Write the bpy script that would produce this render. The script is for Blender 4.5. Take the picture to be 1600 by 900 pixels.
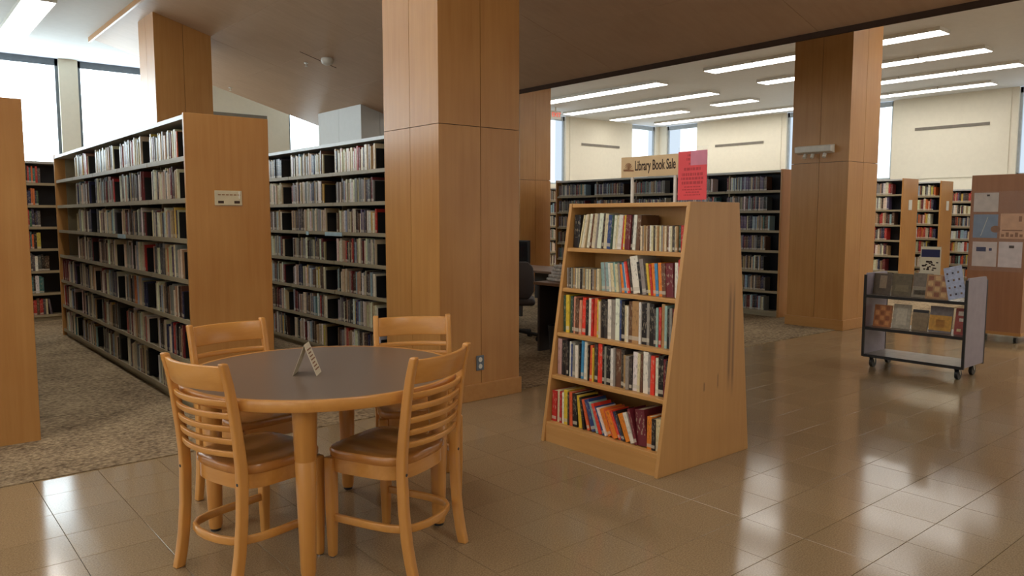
import bpy, bmesh, math, random
from mathutils import Vector, Matrix
random.seed(7)
R = math.radians
sc = bpy.context.scene
for o in list(bpy.data.objects): bpy.data.objects.remove(o)
col = sc.collection

# ------------------------------------------------------------------ camera, world, exposure
CAM_H, PITCH, YAW, FPX = 1.42, R(5.34), R(50.16), 1200.0
cd = bpy.data.cameras.new('camera'); cam = bpy.data.objects.new('camera', cd); col.objects.link(cam)
cam.location = (0, 0, CAM_H); cam.rotation_euler = (R(90) - PITCH, 0, YAW - R(90))
cd.sensor_width = 36; cd.lens = 36 * FPX / 1600; cd.clip_end = 100; cd.clip_start = .05
sc.camera = cam
w = bpy.data.worlds.new('sky'); sc.world = w; w.use_nodes = True
w.node_tree.nodes['Background'].inputs[0].default_value = (.75, .85, 1, 1)
w.node_tree.nodes['Background'].inputs[1].default_value = 1.0
vs = sc.view_settings
vs.view_transform = 'Standard'; vs.look = 'None'; vs.gamma = 1; vs.use_curve_mapping = False
vs.exposure = 0.05
LAMP, WINDOW = 8.8, 7.5          # radiance of the fluorescent diffusers / of the daylit blinds

# projection of a point, only used to find out which repeats show largest
FW = Vector((math.cos(YAW) * math.cos(PITCH), math.sin(YAW) * math.cos(PITCH), -math.sin(PITCH)))
RT = FW.cross(Vector((0, 0, 1))).normalized(); UP = RT.cross(FW)
def pj(p):
    v = Vector(p) - Vector((0, 0, CAM_H)); d = v.dot(FW)
    if d < .2: return None
    return 800 + FPX * v.dot(RT) / d, 450 - FPX * v.dot(UP) / d

# ------------------------------------------------------------------ materials
def nodes(name):
    m = bpy.data.materials.new(name); m.use_nodes = True
    nt = m.node_tree; return m, nt, nt.nodes['Principled BSDF']
def N(nt, t, **k):
    n = nt.nodes.new(t)
    for a, b in k.items():
        if a in n.inputs: n.inputs[a].default_value = b
        else: setattr(n, a, b)
    return n
def L(nt, a, b): nt.links.new(a, b)
def c4(c): return (c[0], c[1], c[2], 1)
def srgb(r, g, b):
    f = lambda v: (v / 255 / 12.92) if v / 255 <= .04045 else ((v / 255 + .055) / 1.055) ** 2.4
    return (f(r), f(g), f(b))
def plain(name, c, rough=.5, metal=0, noise=.08, scale=12, bump=0, spec=.5, coat=0):
    m, nt, p = nodes(name)
    tc = N(nt, 'ShaderNodeTexCoord'); no = N(nt, 'ShaderNodeTexNoise', Scale=scale, Detail=4.0)
    L(nt, tc.outputs['Object'], no.inputs['Vector'])
    r = N(nt, 'ShaderNodeValToRGB')
    r.color_ramp.elements[0].position = .3; r.color_ramp.elements[1].position = .7
    r.color_ramp.elements[0].color = c4([v * (1 - noise) for v in c]); r.color_ramp.elements[1].color = c4([min(1, v * (1 + noise)) for v in c])
    L(nt, no.outputs['Fac'], r.inputs['Fac']); L(nt, r.outputs['Color'], p.inputs['Base Color'])
    p.inputs['Roughness'].default_value = rough; p.inputs['Metallic'].default_value = metal
    p.inputs['Specular IOR Level'].default_value = spec; p.inputs['Coat Weight'].default_value = coat
    if bump:
        b = N(nt, 'ShaderNodeBump', Strength=bump, Distance=.01); L(nt, no.outputs['Fac'], b.inputs['Height']); L(nt, b.outputs['Normal'], p.inputs['Normal'])
    return m
def wood(name, c1, c2, rough=.35, axis='z', scale=1.0, coat=.06, streaks=False):
    m, nt, p = nodes(name)
    tc = N(nt, 'ShaderNodeTexCoord'); oi = N(nt, 'ShaderNodeObjectInfo')
    ml = N(nt, 'ShaderNodeMath', operation='MULTIPLY'); ml.inputs[1].default_value = 17.0; L(nt, oi.outputs['Random'], ml.inputs[0])
    ad = N(nt, 'ShaderNodeVectorMath', operation='ADD'); L(nt, tc.outputs['Object'], ad.inputs[0]); L(nt, ml.outputs[0], ad.inputs[1])
    mp = N(nt, 'ShaderNodeMapping'); s = [26 * scale] * 3; s['xyz'.index(axis)] = 1.3 * scale; mp.inputs['Scale'].default_value = s
    L(nt, ad.outputs[0], mp.inputs['Vector'])
    no = N(nt, 'ShaderNodeTexNoise', Scale=1.0, Detail=6.0, Roughness=.6); L(nt, mp.outputs[0], no.inputs['Vector'])
    n2 = N(nt, 'ShaderNodeTexNoise', Scale=2.0, Detail=2.0); L(nt, ad.outputs[0], n2.inputs['Vector'])
    mx = N(nt, 'ShaderNodeMath', operation='MULTIPLY_ADD'); mx.inputs[1].default_value = .45; L(nt, n2.outputs['Fac'], mx.inputs[0]); 
    m3 = N(nt, 'ShaderNodeMath', operation='MULTIPLY'); m3.inputs[1].default_value = .55; L(nt, no.outputs['Fac'], m3.inputs[0]); L(nt, m3.outputs[0], mx.inputs[2])
    r = N(nt, 'ShaderNodeValToRGB'); r.color_ramp.elements[0].position = .36; r.color_ramp.elements[1].position = .64
    r.color_ramp.elements[0].color = c4(c1); r.color_ramp.elements[1].color = c4(c2)
    L(nt, mx.outputs[0], r.inputs['Fac'])
    out = r.outputs['Color']
    if streaks:      # two worn, dark vertical scuffs on the bookcase side
        sp = N(nt, 'ShaderNodeSeparateXYZ'); L(nt, tc.outputs['Object'], sp.inputs[0])
        tot = None
        for x0, wd, z0, zh in ((3.835, .022, .72, .34), (3.872, .018, .70, .36), (3.60, .010, .45, .03), (3.73, .009, .47, .05)):
            a = N(nt, 'ShaderNodeMath', operation='SUBTRACT'); L(nt, sp.outputs['X'], a.inputs[0]); a.inputs[1].default_value = x0
            a2 = N(nt, 'ShaderNodeMath', operation='ABSOLUTE'); L(nt, a.outputs[0], a2.inputs[0])
            a3 = N(nt, 'ShaderNodeMapRange'); a3.inputs['From Min'].default_value = 0; a3.inputs['From Max'].default_value = wd; a3.inputs['To Min'].default_value = 1; a3.inputs['To Max'].default_value = 0; L(nt, a2.outputs[0], a3.inputs['Value'])
            b = N(nt, 'ShaderNodeMath', operation='SUBTRACT'); L(nt, sp.outputs['Z'], b.inputs[0]); b.inputs[1].default_value = z0
            b2 = N(nt, 'ShaderNodeMath', operation='ABSOLUTE'); L(nt, b.outputs[0], b2.inputs[0])
            b3 = N(nt, 'ShaderNodeMapRange'); b3.inputs['From Min'].default_value = zh * .6; b3.inputs['From Max'].default_value = zh; b3.inputs['To Min'].default_value = 1; b3.inputs['To Max'].default_value = 0; L(nt, b2.outputs[0], b3.inputs['Value'])
            mm = N(nt, 'ShaderNodeMath', operation='MULTIPLY'); L(nt, a3.outputs[0], mm.inputs[0]); L(nt, b3.outputs[0], mm.inputs[1])
            if tot is None: tot = mm.outputs[0]
            else:
                t = N(nt, 'ShaderNodeMath', operation='MAXIMUM'); L(nt, tot, t.inputs[0]); L(nt, mm.outputs[0], t.inputs[1]); tot = t.outputs[0]
        q = N(nt, 'ShaderNodeMath', operation='MULTIPLY'); q.inputs[1].default_value = .65; L(nt, tot, q.inputs[0])
        mix = N(nt, 'ShaderNodeMix', data_type='RGBA'); L(nt, q.outputs[0], mix.inputs['Factor']); L(nt, out, mix.inputs[6]); mix.inputs[7].default_value = c4(srgb(70, 40, 22)); out = mix.outputs[2]
    L(nt, out, p.inputs['Base Color'])
    p.inputs['Roughness'].default_value = rough; p.inputs['Coat Weight'].default_value = coat; p.inputs['Coat Roughness'].default_value = .25
    b = N(nt, 'ShaderNodeBump', Strength=.06, Distance=.005); L(nt, no.outputs['Fac'], b.inputs['Height']); L(nt, b.outputs['Normal'], p.inputs['Normal'])
    return m
def emit(name, c, s):
    m = bpy.data.materials.new(name); m.use_nodes = True; nt = m.node_tree; nt.nodes.clear()
    o = N(nt, 'ShaderNodeOutputMaterial'); e = N(nt, 'ShaderNodeEmission'); e.inputs[0].default_value = c4(c); e.inputs[1].default_value = s
    L(nt, e.outputs[0], o.inputs[0]); return m
def bookmat(name, src):
    m, nt, p = nodes(name)
    if src == 'object':
        n = N(nt, 'ShaderNodeObjectInfo'); base = n.outputs['Color']; rnd = n.outputs['Random']
    else:
        n = N(nt, 'ShaderNodeVertexColor', layer_name='Col'); base = n.outputs['Color']; rnd = None
    uv = N(nt, 'ShaderNodeUVMap'); sp = N(nt, 'ShaderNodeSeparateXYZ'); L(nt, uv.outputs[0], sp.inputs[0])
    # call-number sticker near the foot of the spine
    a = N(nt, 'ShaderNodeMath', operation='SUBTRACT'); a.inputs[1].default_value = .12; L(nt, sp.outputs['Y'], a.inputs[0])
    a2 = N(nt, 'ShaderNodeMath', operation='ABSOLUTE'); L(nt, a.outputs[0], a2.inputs[0])
    a3 = N(nt, 'ShaderNodeMath', operation='LESS_THAN'); a3.inputs[1].default_value = .05; L(nt, a2.outputs[0], a3.inputs[0])
    # lettering on the spine: broken bars along its height
    wv = N(nt, 'ShaderNodeTexNoise', Scale=1.0, Detail=2.0)
    mp = N(nt, 'ShaderNodeMapping'); mp.inputs['Scale'].default_value = (5, 8, 1); L(nt, uv.outputs[0], mp.inputs[0])
    if rnd is not None:
        cb = N(nt, 'ShaderNodeCombineXYZ'); q = N(nt, 'ShaderNodeMath', operation='MULTIPLY'); q.inputs[1].default_value = 50; L(nt, rnd, q.inputs[0])
        L(nt, q.outputs[0], cb.inputs[0]); L(nt, q.outputs[0], cb.inputs[1]); L(nt, cb.outputs[0], mp.inputs['Location'])
    else:
        L(nt, base, mp.inputs['Location'])
    L(nt, mp.outputs[0], wv.inputs['Vector'])
    g = N(nt, 'ShaderNodeMath', operation='GREATER_THAN'); g.inputs[1].default_value = .58; L(nt, wv.outputs['Fac'], g.inputs[0])
    b1 = N(nt, 'ShaderNodeMath', operation='GREATER_THAN'); b1.inputs[1].default_value = .3; L(nt, sp.outputs['Y'], b1.inputs[0])
    b2 = N(nt, 'ShaderNodeMath', operation='LESS_THAN'); b2.inputs[1].default_value = .93; L(nt, sp.outputs['Y'], b2.inputs[0])
    t = N(nt, 'ShaderNodeMath', operation='MULTIPLY'); L(nt, g.outputs[0], t.inputs[0]); L(nt, b1.outputs[0], t.inputs[1])
    t2 = N(nt, 'ShaderNodeMath', operation='MULTIPLY'); L(nt, t.outputs[0], t2.inputs[0]); L(nt, b2.outputs[0], t2.inputs[1])
    t3 = N(nt, 'ShaderNodeMath', operation='MULTIPLY'); t3.inputs[1].default_value = .38; L(nt, t2.outputs[0], t3.inputs[0])
    bw = N(nt, 'ShaderNodeRGBToBW'); L(nt, base, bw.inputs[0])
    dk = N(nt, 'ShaderNodeMath', operation='LESS_THAN'); dk.inputs[1].default_value = .22; L(nt, bw.outputs[0], dk.inputs[0])
    ink = N(nt, 'ShaderNodeMix', data_type='RGBA'); L(nt, dk.outputs[0], ink.inputs['Factor']); ink.inputs[6].default_value = c4(srgb(60, 45, 40)); ink.inputs[7].default_value = c4(srgb(215, 200, 170))
    m1 = N(nt, 'ShaderNodeMix', data_type='RGBA'); L(nt, t3.outputs[0], m1.inputs['Factor']); L(nt, base, m1.inputs[6]); L(nt, ink.outputs[2], m1.inputs[7])
    m2 = N(nt, 'ShaderNodeMix', data_type='RGBA'); q2 = N(nt, 'ShaderNodeMath', operation='MULTIPLY'); q2.inputs[1].default_value = .7; L(nt, a3.outputs[0], q2.inputs[0])
    if rnd is not None:
        hf = N(nt, 'ShaderNodeMath', operation='FRACT'); q5 = N(nt, 'ShaderNodeMath', operation='MULTIPLY'); q5.inputs[1].default_value = 7.3; L(nt, rnd, q5.inputs[0]); L(nt, q5.outputs[0], hf.inputs[0])
        lt = N(nt, 'ShaderNodeMath', operation='LESS_THAN'); lt.inputs[1].default_value = .55; L(nt, hf.outputs[0], lt.inputs[0])
        lm = N(nt, 'ShaderNodeMath', operation='MULTIPLY'); lm.inputs[1].default_value = .7; L(nt, lt.outputs[0], lm.inputs[0]); L(nt, lm.outputs[0], q2.inputs[1])
    L(nt, q2.outputs[0], m2.inputs['Factor']); L(nt, m1.outputs[2], m2.inputs[6]); m2.inputs[7].default_value = c4(srgb(205, 195, 175))
    L(nt, m2.outputs[2], p.inputs['Base Color']); p.inputs['Roughness'].default_value = .35
    return m

M = {}
M['maple'] = wood('maple_veneer', srgb(176, 122, 64), srgb(190, 138, 78), .38)
M['maple_h'] = wood('maple_veneer_across', srgb(176, 122, 64), srgb(190, 138, 78), .38, axis='y')
M['ceilwood'] = wood('ceiling_wood', srgb(184, 150, 120), srgb(194, 161, 131), .45, axis='x', scale=.6, coat=0)
M['case'] = wood('bookcase_maple', srgb(194, 142, 80), srgb(207, 156, 94), .38, axis='z', coat=.05)
M['case_h'] = wood('bookcase_maple_across', srgb(194, 142, 80), srgb(207, 156, 94), .38, axis='y', coat=.05)
M['case_side'] = wood('bookcase_side_maple', srgb(190, 138, 78), srgb(203, 152, 91), .38, axis='z', coat=.05, streaks=True)
M['chair'] = wood('chair_beech', srgb(196, 132, 60), srgb(214, 152, 78), .3, axis='z', coat=.2)
M['chair_x'] = wood('chair_beech_across', srgb(196, 132, 60), srgb(214, 152, 78), .3, axis='x', coat=.2)
M['seat'] = wood('chair_seat_beech', srgb(176, 112, 52), srgb(198, 134, 66), .25, axis='y', coat=.35)
M['table_top'] = plain('table_laminate', srgb(112, 94, 80), .3, noise=.06, scale=160)
M['black'] = plain('black_plastic', (.012, .012, .013), .4)
M['dark'] = plain('dark_metal', (.02, .02, .025), .5)
M['shelf'] = plain('shelf_paint', srgb(158, 144, 116), .45, noise=.04)
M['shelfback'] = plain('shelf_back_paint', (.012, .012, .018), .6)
M['canopy'] = plain('canopy_paint', srgb(185, 185, 180), .35, noise=.03)
M['wall'] = plain('wall_paint', srgb(234, 227, 208), .7, noise=.02)
M['ceil'] = plain('ceiling_paint', srgb(228, 230, 230), .8, noise=.02)
M['pier'] = plain('pier_paint', srgb(196, 196, 192), .5, noise=.02)
M['white'] = plain('white_plastic', srgb(220, 216, 205), .4)
M['alu'] = plain('window_aluminium', srgb(98, 106, 114), .4, metal=.3)
M['alu_light'] = plain('window_aluminium_pale', srgb(176, 184, 188), .4)
M['vent'] = plain('vent_metal', srgb(120, 112, 100), .5)
M['lav'] = plain('cart_paint', srgb(150, 140, 150), .4)
M['cartshelf'] = plain('cart_shelf_paint', srgb(140, 130, 120), .25)
M['glide'] = plain('glide_metal', srgb(170, 170, 170), .25, metal=1)
M['fabric'] = plain('office_fabric', srgb(88, 82, 82), .9, bump=.3, scale=200)
M['desk'] = plain('desk_laminate', srgb(120, 88, 62), .4)
M['deskdark'] = plain('desk_panel', srgb(46, 36, 30), .5)
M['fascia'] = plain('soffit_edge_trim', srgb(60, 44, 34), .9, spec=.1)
M['paper'] = plain('paper_cream', srgb(225, 215, 190), .7, noise=.03)
M['plate'] = plain('sign_plate', srgb(205, 192, 160), .4)
M['ink'] = plain('dark_print', srgb(60, 40, 28), .7)
M['navy'] = plain('navy_print', srgb(38, 42, 84), .7)
M['red'] = plain('red_paper', srgb(226, 74, 78), .55, noise=.04)
M['redink'] = plain('red_paper_print', srgb(188, 54, 60), .6)
M['pink'] = plain('pink_paper', srgb(214, 130, 150), .5)
M['signtan'] = plain('banner_tan', srgb(214, 184, 140), .6, noise=.08, scale=8)
M['brownprint'] = plain('brown_print', srgb(140, 95, 62), .7)
M['lamp'] = emit('lamp_diffuser', (1, .965, .90), LAMP)
M['blind'] = emit('daylit_blind', (.80, .94, 1.0), WINDOW)
M['blind_far'] = emit('daylit_far_blind', (.84, .94, 1.0), 1.8)
M['blind_dim'] = emit('daylit_blind_fabric', (.68, .80, .92), 1.0)
M['blind_west'] = emit('daylit_side_blind', (.9, .96, 1.0), 2.8)
M['blind_south'] = emit('daylit_entrance_glazing', (1.0, .95, .86), 1.2)
M['exitred'] = emit('exit_red', (1, .12, .08), 1.0)
M['bookobj'] = bookmat('book_cover', 'object'); M['bookstuff'] = bookmat('book_cover_rows', 'attr')
M['pages'] = plain('book_pages', srgb(214, 200, 168), .8, scale=80)
M['bookend'] = plain('bookend_metal', srgb(176, 144, 108), .5)
M['acrylic'], nt, p = nodes('clear_acrylic'); p.inputs['Base Color'].default_value = (.9, .92, .95, 1); p.inputs['Roughness'].default_value = .05; p.inputs['Alpha'].default_value = .07
M['wrap'] = plain('plastic_wrap', srgb(214, 211, 206), .18, noise=.35, scale=25, bump=.8)

# tile
m, nt, p = nodes('terrazzo_tile'); M['tile'] = m
tc = N(nt, 'ShaderNodeTexCoord'); oi = N(nt, 'ShaderNodeObjectInfo'); gm = N(nt, 'ShaderNodeNewGeometry')
n1 = N(nt, 'ShaderNodeTexNoise', Scale=150.0, Detail=3.0); L(nt, gm.outputs['Position'], n1.inputs['Vector'])
n2 = N(nt, 'ShaderNodeTexNoise', Scale=1.3, Detail=3.0); L(nt, gm.outputs['Position'], n2.inputs['Vector'])
r = N(nt, 'ShaderNodeValToRGB'); r.color_ramp.elements[0].position = .35; r.color_ramp.elements[1].position = .68
r.color_ramp.elements[0].color = c4(srgb(138, 114, 84)); r.color_ramp.elements[1].color = c4(srgb(166, 142, 108)); L(nt, n1.outputs['Fac'], r.inputs['Fac'])
hv = N(nt, 'ShaderNodeHueSaturation'); L(nt, r.outputs['Color'], hv.inputs['Color'])
v1 = N(nt, 'ShaderNodeMath', operation='MULTIPLY_ADD'); v1.inputs[1].default_value = .10; v1.inputs[2].default_value = .95; L(nt, oi.outputs['Random'], v1.inputs[0]); L(nt, v1.outputs[0], hv.inputs['Value'])
L(nt, hv.outputs['Color'], p.inputs['Base Color'])
v2 = N(nt, 'ShaderNodeMath', operation='MULTIPLY_ADD'); v2.inputs[1].default_value = .08; v2.inputs[2].default_value = .09; L(nt, n2.outputs['Fac'], v2.inputs[0]); L(nt, v2.outputs[0], p.inputs['Roughness']); p.inputs['Specular IOR Level'].default_value = .4
M['grout'] = plain('grout', srgb(70, 56, 40), .9, spec=.1)
# carpet
m, nt, p = nodes('loop_carpet'); M['carpet'] = m
gm = N(nt, 'ShaderNodeNewGeometry')
vo = N(nt, 'ShaderNodeTexVoronoi', Scale=48.0); L(nt, gm.outputs['Position'], vo.inputs['Vector'])
n1 = N(nt, 'ShaderNodeTexNoise', Scale=32.0, Detail=4.0); L(nt, gm.outputs['Position'], n1.inputs['Vector'])
n2 = N(nt, 'ShaderNodeTexNoise', Scale=2.2, Detail=3.0); L(nt, gm.outputs['Position'], n2.inputs['Vector'])
ad = N(nt, 'ShaderNodeMath', operation='MULTIPLY_ADD'); ad.inputs[1].default_value = .35; L(nt, n2.outputs['Fac'], ad.inputs[0]); s1 = N(nt, 'ShaderNodeMath', operation='MULTIPLY'); s1.inputs[1].default_value = .65; L(nt, n1.outputs['Fac'], s1.inputs[0]); L(nt, s1.outputs[0], ad.inputs[2])
r = N(nt, 'ShaderNodeValToRGB'); r.color_ramp.elements[0].position = .36; r.color_ramp.elements[1].position = .66
r.color_ramp.elements[0].color = c4(srgb(104, 86, 66)); r.color_ramp.elements[1].color = c4(srgb(178, 156, 124)); L(nt, ad.outputs[0], r.inputs['Fac'])
L(nt, r.outputs['Color'], p.inputs['Base Color']); p.inputs['Roughness'].default_value = .95; p.inputs['Specular IOR Level'].default_value = .1
b = N(nt, 'ShaderNodeBump', Strength=.7, Distance=.012); L(nt, vo.outputs['Distance'], b.inputs['Height']); L(nt, b.outputs['Normal'], p.inputs['Normal'])

# ------------------------------------------------------------------ mesh helpers
class MB:
    def __init__(s): s.v = []; s.f = []; s.m = []
    def poly(s, vs, fs, mi=0):
        n = len(s.v); s.v += [tuple(v) for v in vs]; s.f += [tuple(i + n for i in f) for f in fs]; s.m += [mi] * len(fs); return s
    def box(s, x0, x1, y0, y1, z0, z1, mi=0):
        return s.poly([(x0, y0, z0), (x1, y0, z0), (x1, y1, z0), (x0, y1, z0), (x0, y0, z1), (x1, y0, z1), (x1, y1, z1), (x0, y1, z1)],
                      [(0, 3, 2, 1), (4, 5, 6, 7), (0, 1, 5, 4), (1, 2, 6, 5), (2, 3, 7, 6), (3, 0, 4, 7)], mi)
    def prism(s, pts, axis, a, b, mi=0):      # pts: 2-D outline, extruded along axis from a to b
        n = len(pts)
        def P(p, t): return {'x': (t, p[0], p[1]), 'y': (p[0], t, p[1]), 'z': (p[0], p[1], t)}[axis]
        vs = [P(p, a) for p in pts] + [P(p, b) for p in pts]
        fs = [tuple(range(n))[::-1], tuple(range(n, 2 * n))] + [(i, (i + 1) % n, n + (i + 1) % n, n + i) for i in range(n)]
        return s.poly(vs, fs, mi)
    def rings(s, rs, cap=True, close=False, mi=0):   # list of rings of equal length
        n = len(rs[0]); vs = [v for r in rs for v in r]; fs = []
        K = len(rs) if close else len(rs) - 1
        for k in range(K):
            a = k * n; b = ((k + 1) % len(rs)) * n
            fs += [(a + i, a + (i + 1) % n, b + (i + 1) % n, b + i) for i in range(n)]
        if cap and not close: fs += [tuple(range(n))[::-1], tuple(range((len(rs) - 1) * n, len(rs) * n))]
        return s.poly(vs, fs, mi)
    def cyl(s, x, y, z0, z1, r0, r1=None, n=16, mi=0):
        r1 = r0 if r1 is None else r1
        return s.lathe(x, y, [(r0, z0), (r1, z1)], n, mi)
    def lathe(s, x, y, prof, n=20, mi=0):
        return s.rings([[(x + r * math.cos(2 * math.pi * i / n), y + r * math.sin(2 * math.pi * i / n), z) for i in range(n)] for r, z in prof], mi=mi)
    def rod(s, p, q, r, n=10, mi=0):
        p = Vector(p); q = Vector(q); d = (q - p).normalized(); u = d.orthogonal().normalized(); v = d.cross(u)
        return s.rings([[tuple(c + u * r * math.cos(2 * math.pi * i / n) + v * r * math.sin(2 * math.pi * i / n)) for i in range(n)] for c in (p, q)], mi=mi)
    def mesh(s, name, mats):
        me = bpy.data.meshes.new(name); me.from_pydata(s.v, [], s.f)
        for m in (mats if isinstance(mats, (list, tuple)) else [mats]): me.materials.append(M[m] if isinstance(m, str) else m)
        for p, i in zip(me.polygons, s.m): p.material_index = i
        bm = bmesh.new(); bm.from_mesh(me); bmesh.ops.recalc_face_normals(bm, faces=bm.faces); bm.to_mesh(me); bm.free()
        return me
    def build(s, name, mats, parent=None, bevel=0, smooth=False, segs=2):
        return put(name, s.mesh(name, mats), parent, bevel, smooth, segs)
def put(name, me, parent=None, bevel=0, smooth=False, segs=2):
    o = bpy.data.objects.new(name, me); col.objects.link(o)
    if parent: o.parent = parent
    if bevel:
        b = o.modifiers.new('edge', 'BEVEL'); b.width = bevel; b.segments = segs; b.limit_method = 'ANGLE'; b.angle_limit = R(35)
    if smooth:
        for p in me.polygons: p.use_smooth = True
        if not bevel:
            try: me.set_sharp_from_angle(angle=R(40))
            except Exception: pass
    return o
def tag(o, label=None, cat=None, group=None, kind=None):
    if label: o['label'] = label
    if cat: o['category'] = cat
    if group: o['group'] = group
    if kind: o['kind'] = kind
    return o
def empty(name, loc=(0, 0, 0), rz=0):
    o = bpy.data.objects.new(name, None); col.objects.link(o); o.location = loc; o.rotation_euler = (0, 0, rz); o.empty_display_size = .1; return o
def copy_tree(o, parent=None):
    c = o.copy(); col.objects.link(c); c.parent = parent
    for ch in list(o.children): copy_tree(ch, c)
    return c
ORD = ['first', 'second', 'third', 'fourth', 'fifth', 'sixth', 'seventh', 'eighth', 'ninth', 'tenth', 'eleventh', 'twelfth', 'thirteenth', 'fourteenth', 'fifteenth', 'sixteenth', 'seventeenth', 'eighteenth', 'nineteenth', 'twentieth']
def ordw(i):
    if i < 20: return ORD[i]
    t = {2: 'twenty', 3: 'thirty', 4: 'forty', 5: 'fifty'}[(i + 1) // 10]; u = (i + 1) % 10
    return (t + '-' + ORD[u - 1]) if u else t[:-1] + 'ieth'

# ------------------------------------------------------------------ the room
XW, YW, ZC = 18.65, 15.35, 4.12
X0, Y0 = -7.0, -6.0
CARPET_Y = 4.725
PX_, PY_ = .3126, .3053        # tile pitch
TX0, TY0 = .592, 1.385
fl = tag(MB().box(X0, XW, Y0, CARPET_Y, -.06, -.011).build('floor', 'grout'), 'polished beige terrazzo tile floor', None, None, 'structure')
tm = MB()
hx, hy = PX_ / 2 - .0011, PY_ / 2 - .0011; e_ = .0007
tm.rings([[(-hx, -hy, -.011), (hx, -hy, -.011), (hx, hy, -.011), (-hx, hy, -.011)], [(-hx, -hy, -e_), (hx, -hy, -e_), (hx, hy, -e_), (-hx, hy, -e_)],
          [(-hx + e_, -hy + e_, 0), (hx - e_, -hy + e_, 0), (hx - e_, hy - e_, 0), (-hx + e_, hy - e_, 0)]])
tile_me = tm.mesh('tile', 'tile')
cells = []
ny = int((CARPET_Y - TY0) / PY_)
for j in range(-int((TY0 - Y0) / PY_) + 1, ny + 1):
    for i in range(-int((TX0 - X0) / PX_) + 1, int((XW - TX0) / PX_)):
        cx, cy = TX0 + (i + .5) * PX_, TY0 + (j + .5) * PY_
        if cy > CARPET_Y - .1: continue
        a = 0; q = pj((cx, cy, 0))
        if q and -20 < q[0] < 1620 and q[1] < 920:
            d = math.hypot(cx, cy); a = 1 / d ** 3
        cells.append((a, cx, cy))
cells.sort(reverse=True)
for a, cx, cy in cells[:300]:
    o = put('tile', tile_me, fl); o.location = (cx, cy, 0)
rest = MB()
for a, cx, cy in cells[300:]:
    rest.poly([(x + cx, y + cy, z) for x, y, z in tm.v], tm.f)
tag(rest.build('tile_field', 'tile', fl), kind='stuff')
ytop = TY0 + (ny + 1) * PY_
tag(MB().box(X0, XW, ytop - PY_ if ytop > CARPET_Y + .1 else ytop, CARPET_Y, -.011, 0).build('tile_strip', 'tile', fl))
tag(MB().box(X0, XW, CARPET_Y, YW, -.06, .006).build('floor', 'carpet'), 'mottled brown loop carpet under the book stacks', None, None, 'structure')

# flat ceiling over both sides of the sloping wood soffit
SX0, SX1, SY1 = 2.75, 6.55, 13.3
zs = lambda x: 4.88 - .28 * x
tag(MB().box(X0, XW, Y0, YW, ZC, ZC + .1).build('ceiling', 'ceil'), 'flat pale ceiling with long fluorescent lights', None, None, 'structure')
so = tag(MB().poly([(SX0, Y0, zs(SX0) - .0 + .03), (SX1, Y0, zs(SX1) + .03), (SX1, SY1, zs(SX1) + .03), (SX0, SY1, zs(SX0) + .03), (SX0, Y0, ZC + .02), (SX1, Y0, ZC + .02), (SX1, SY1, ZC + .02), (SX0, SY1, ZC + .02)],
          [(0, 3, 2, 1), (4, 5, 6, 7), (0, 1, 5, 4), (1, 2, 6, 5), (2, 3, 7, 6), (3, 0, 4, 7)]).build('ceiling', 'ceilwood'), 'sloping wood panel soffit between the columns', None, None, 'structure')
NX = 4
for i in range(NX):
    xa = SX0 + (SX1 - SX0) * i / NX + .002; xb = SX0 + (SX1 - SX0) * (i + 1) / NX - .002
    y = SY1
    while y > Y0 + .1:
        yb = y - .004; ya = max(y - 2.42, Y0)
        MB().poly([(xa, ya, zs(xa)), (xb, ya, zs(xb)), (xb, yb, zs(xb)), (xa, yb, zs(xa)), (xa, ya, zs(xa) + .034), (xb, ya, zs(xb) + .034), (xb, yb, zs(xb) + .034), (xa, yb, zs(xa) + .034)],
                  [(0, 3, 2, 1), (4, 5, 6, 7), (0, 1, 5, 4), (1, 2, 6, 5), (2, 3, 7, 6), (3, 0, 4, 7)]).build('panel', 'ceilwood', so)
        y -= 2.42
MB().box(SX0 - .03, SX0 + .0, Y0, SY1, zs(SX0) - .06, ZC).build('fascia', 'maple_h', so)
MB().box(SX1, SX1 + .03, Y0, SY1, zs(SX1) - .05, ZC).build('fascia', 'fascia', so)
# soffit details
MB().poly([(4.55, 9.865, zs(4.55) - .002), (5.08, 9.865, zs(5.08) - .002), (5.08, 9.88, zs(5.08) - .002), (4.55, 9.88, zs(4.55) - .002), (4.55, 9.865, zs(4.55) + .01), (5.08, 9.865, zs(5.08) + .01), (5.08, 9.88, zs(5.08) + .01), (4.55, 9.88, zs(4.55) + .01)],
          [(0, 3, 2, 1), (4, 5, 6, 7), (0, 1, 5, 4), (1, 2, 6, 5), (2, 3, 7, 6), (3, 0, 4, 7)]).build('shadow_line', 'fascia', so)  # faint shadow line on the soffit, put in as a dark strip
d = MB(); d.lathe(4.83, 9.64, [(.02, 3.535), (.075, 3.52), (.085, 3.49), (.07, 3.45), (.035, 3.43), (.005, 3.425)], 18)
tag(d.build('dome_detector', 'white', None, 0, True), 'small round ceiling detector on the sloping wood soffit', 'detector')
for k, (x, y, lb) in enumerate(((4.79, 10.2, 'tiny sprinkler head on the wood soffit beside the round detector'), (4.75, 13.0, 'tiny sprinkler head near the far edge of the wood soffit'))):
    z = zs(x); s_ = MB(); s_.cyl(x, y, z - .01, z + .005, .03, n=12); s_.cyl(x, y, z - .045, z - .01, .009, n=8); s_.cyl(x, y, z - .05, z - .045, .02, n=8)
    tag(s_.build('sprinkler_head', 'white'), lb, 'sprinkler', 'sprinkler heads on the wood soffit')

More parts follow.
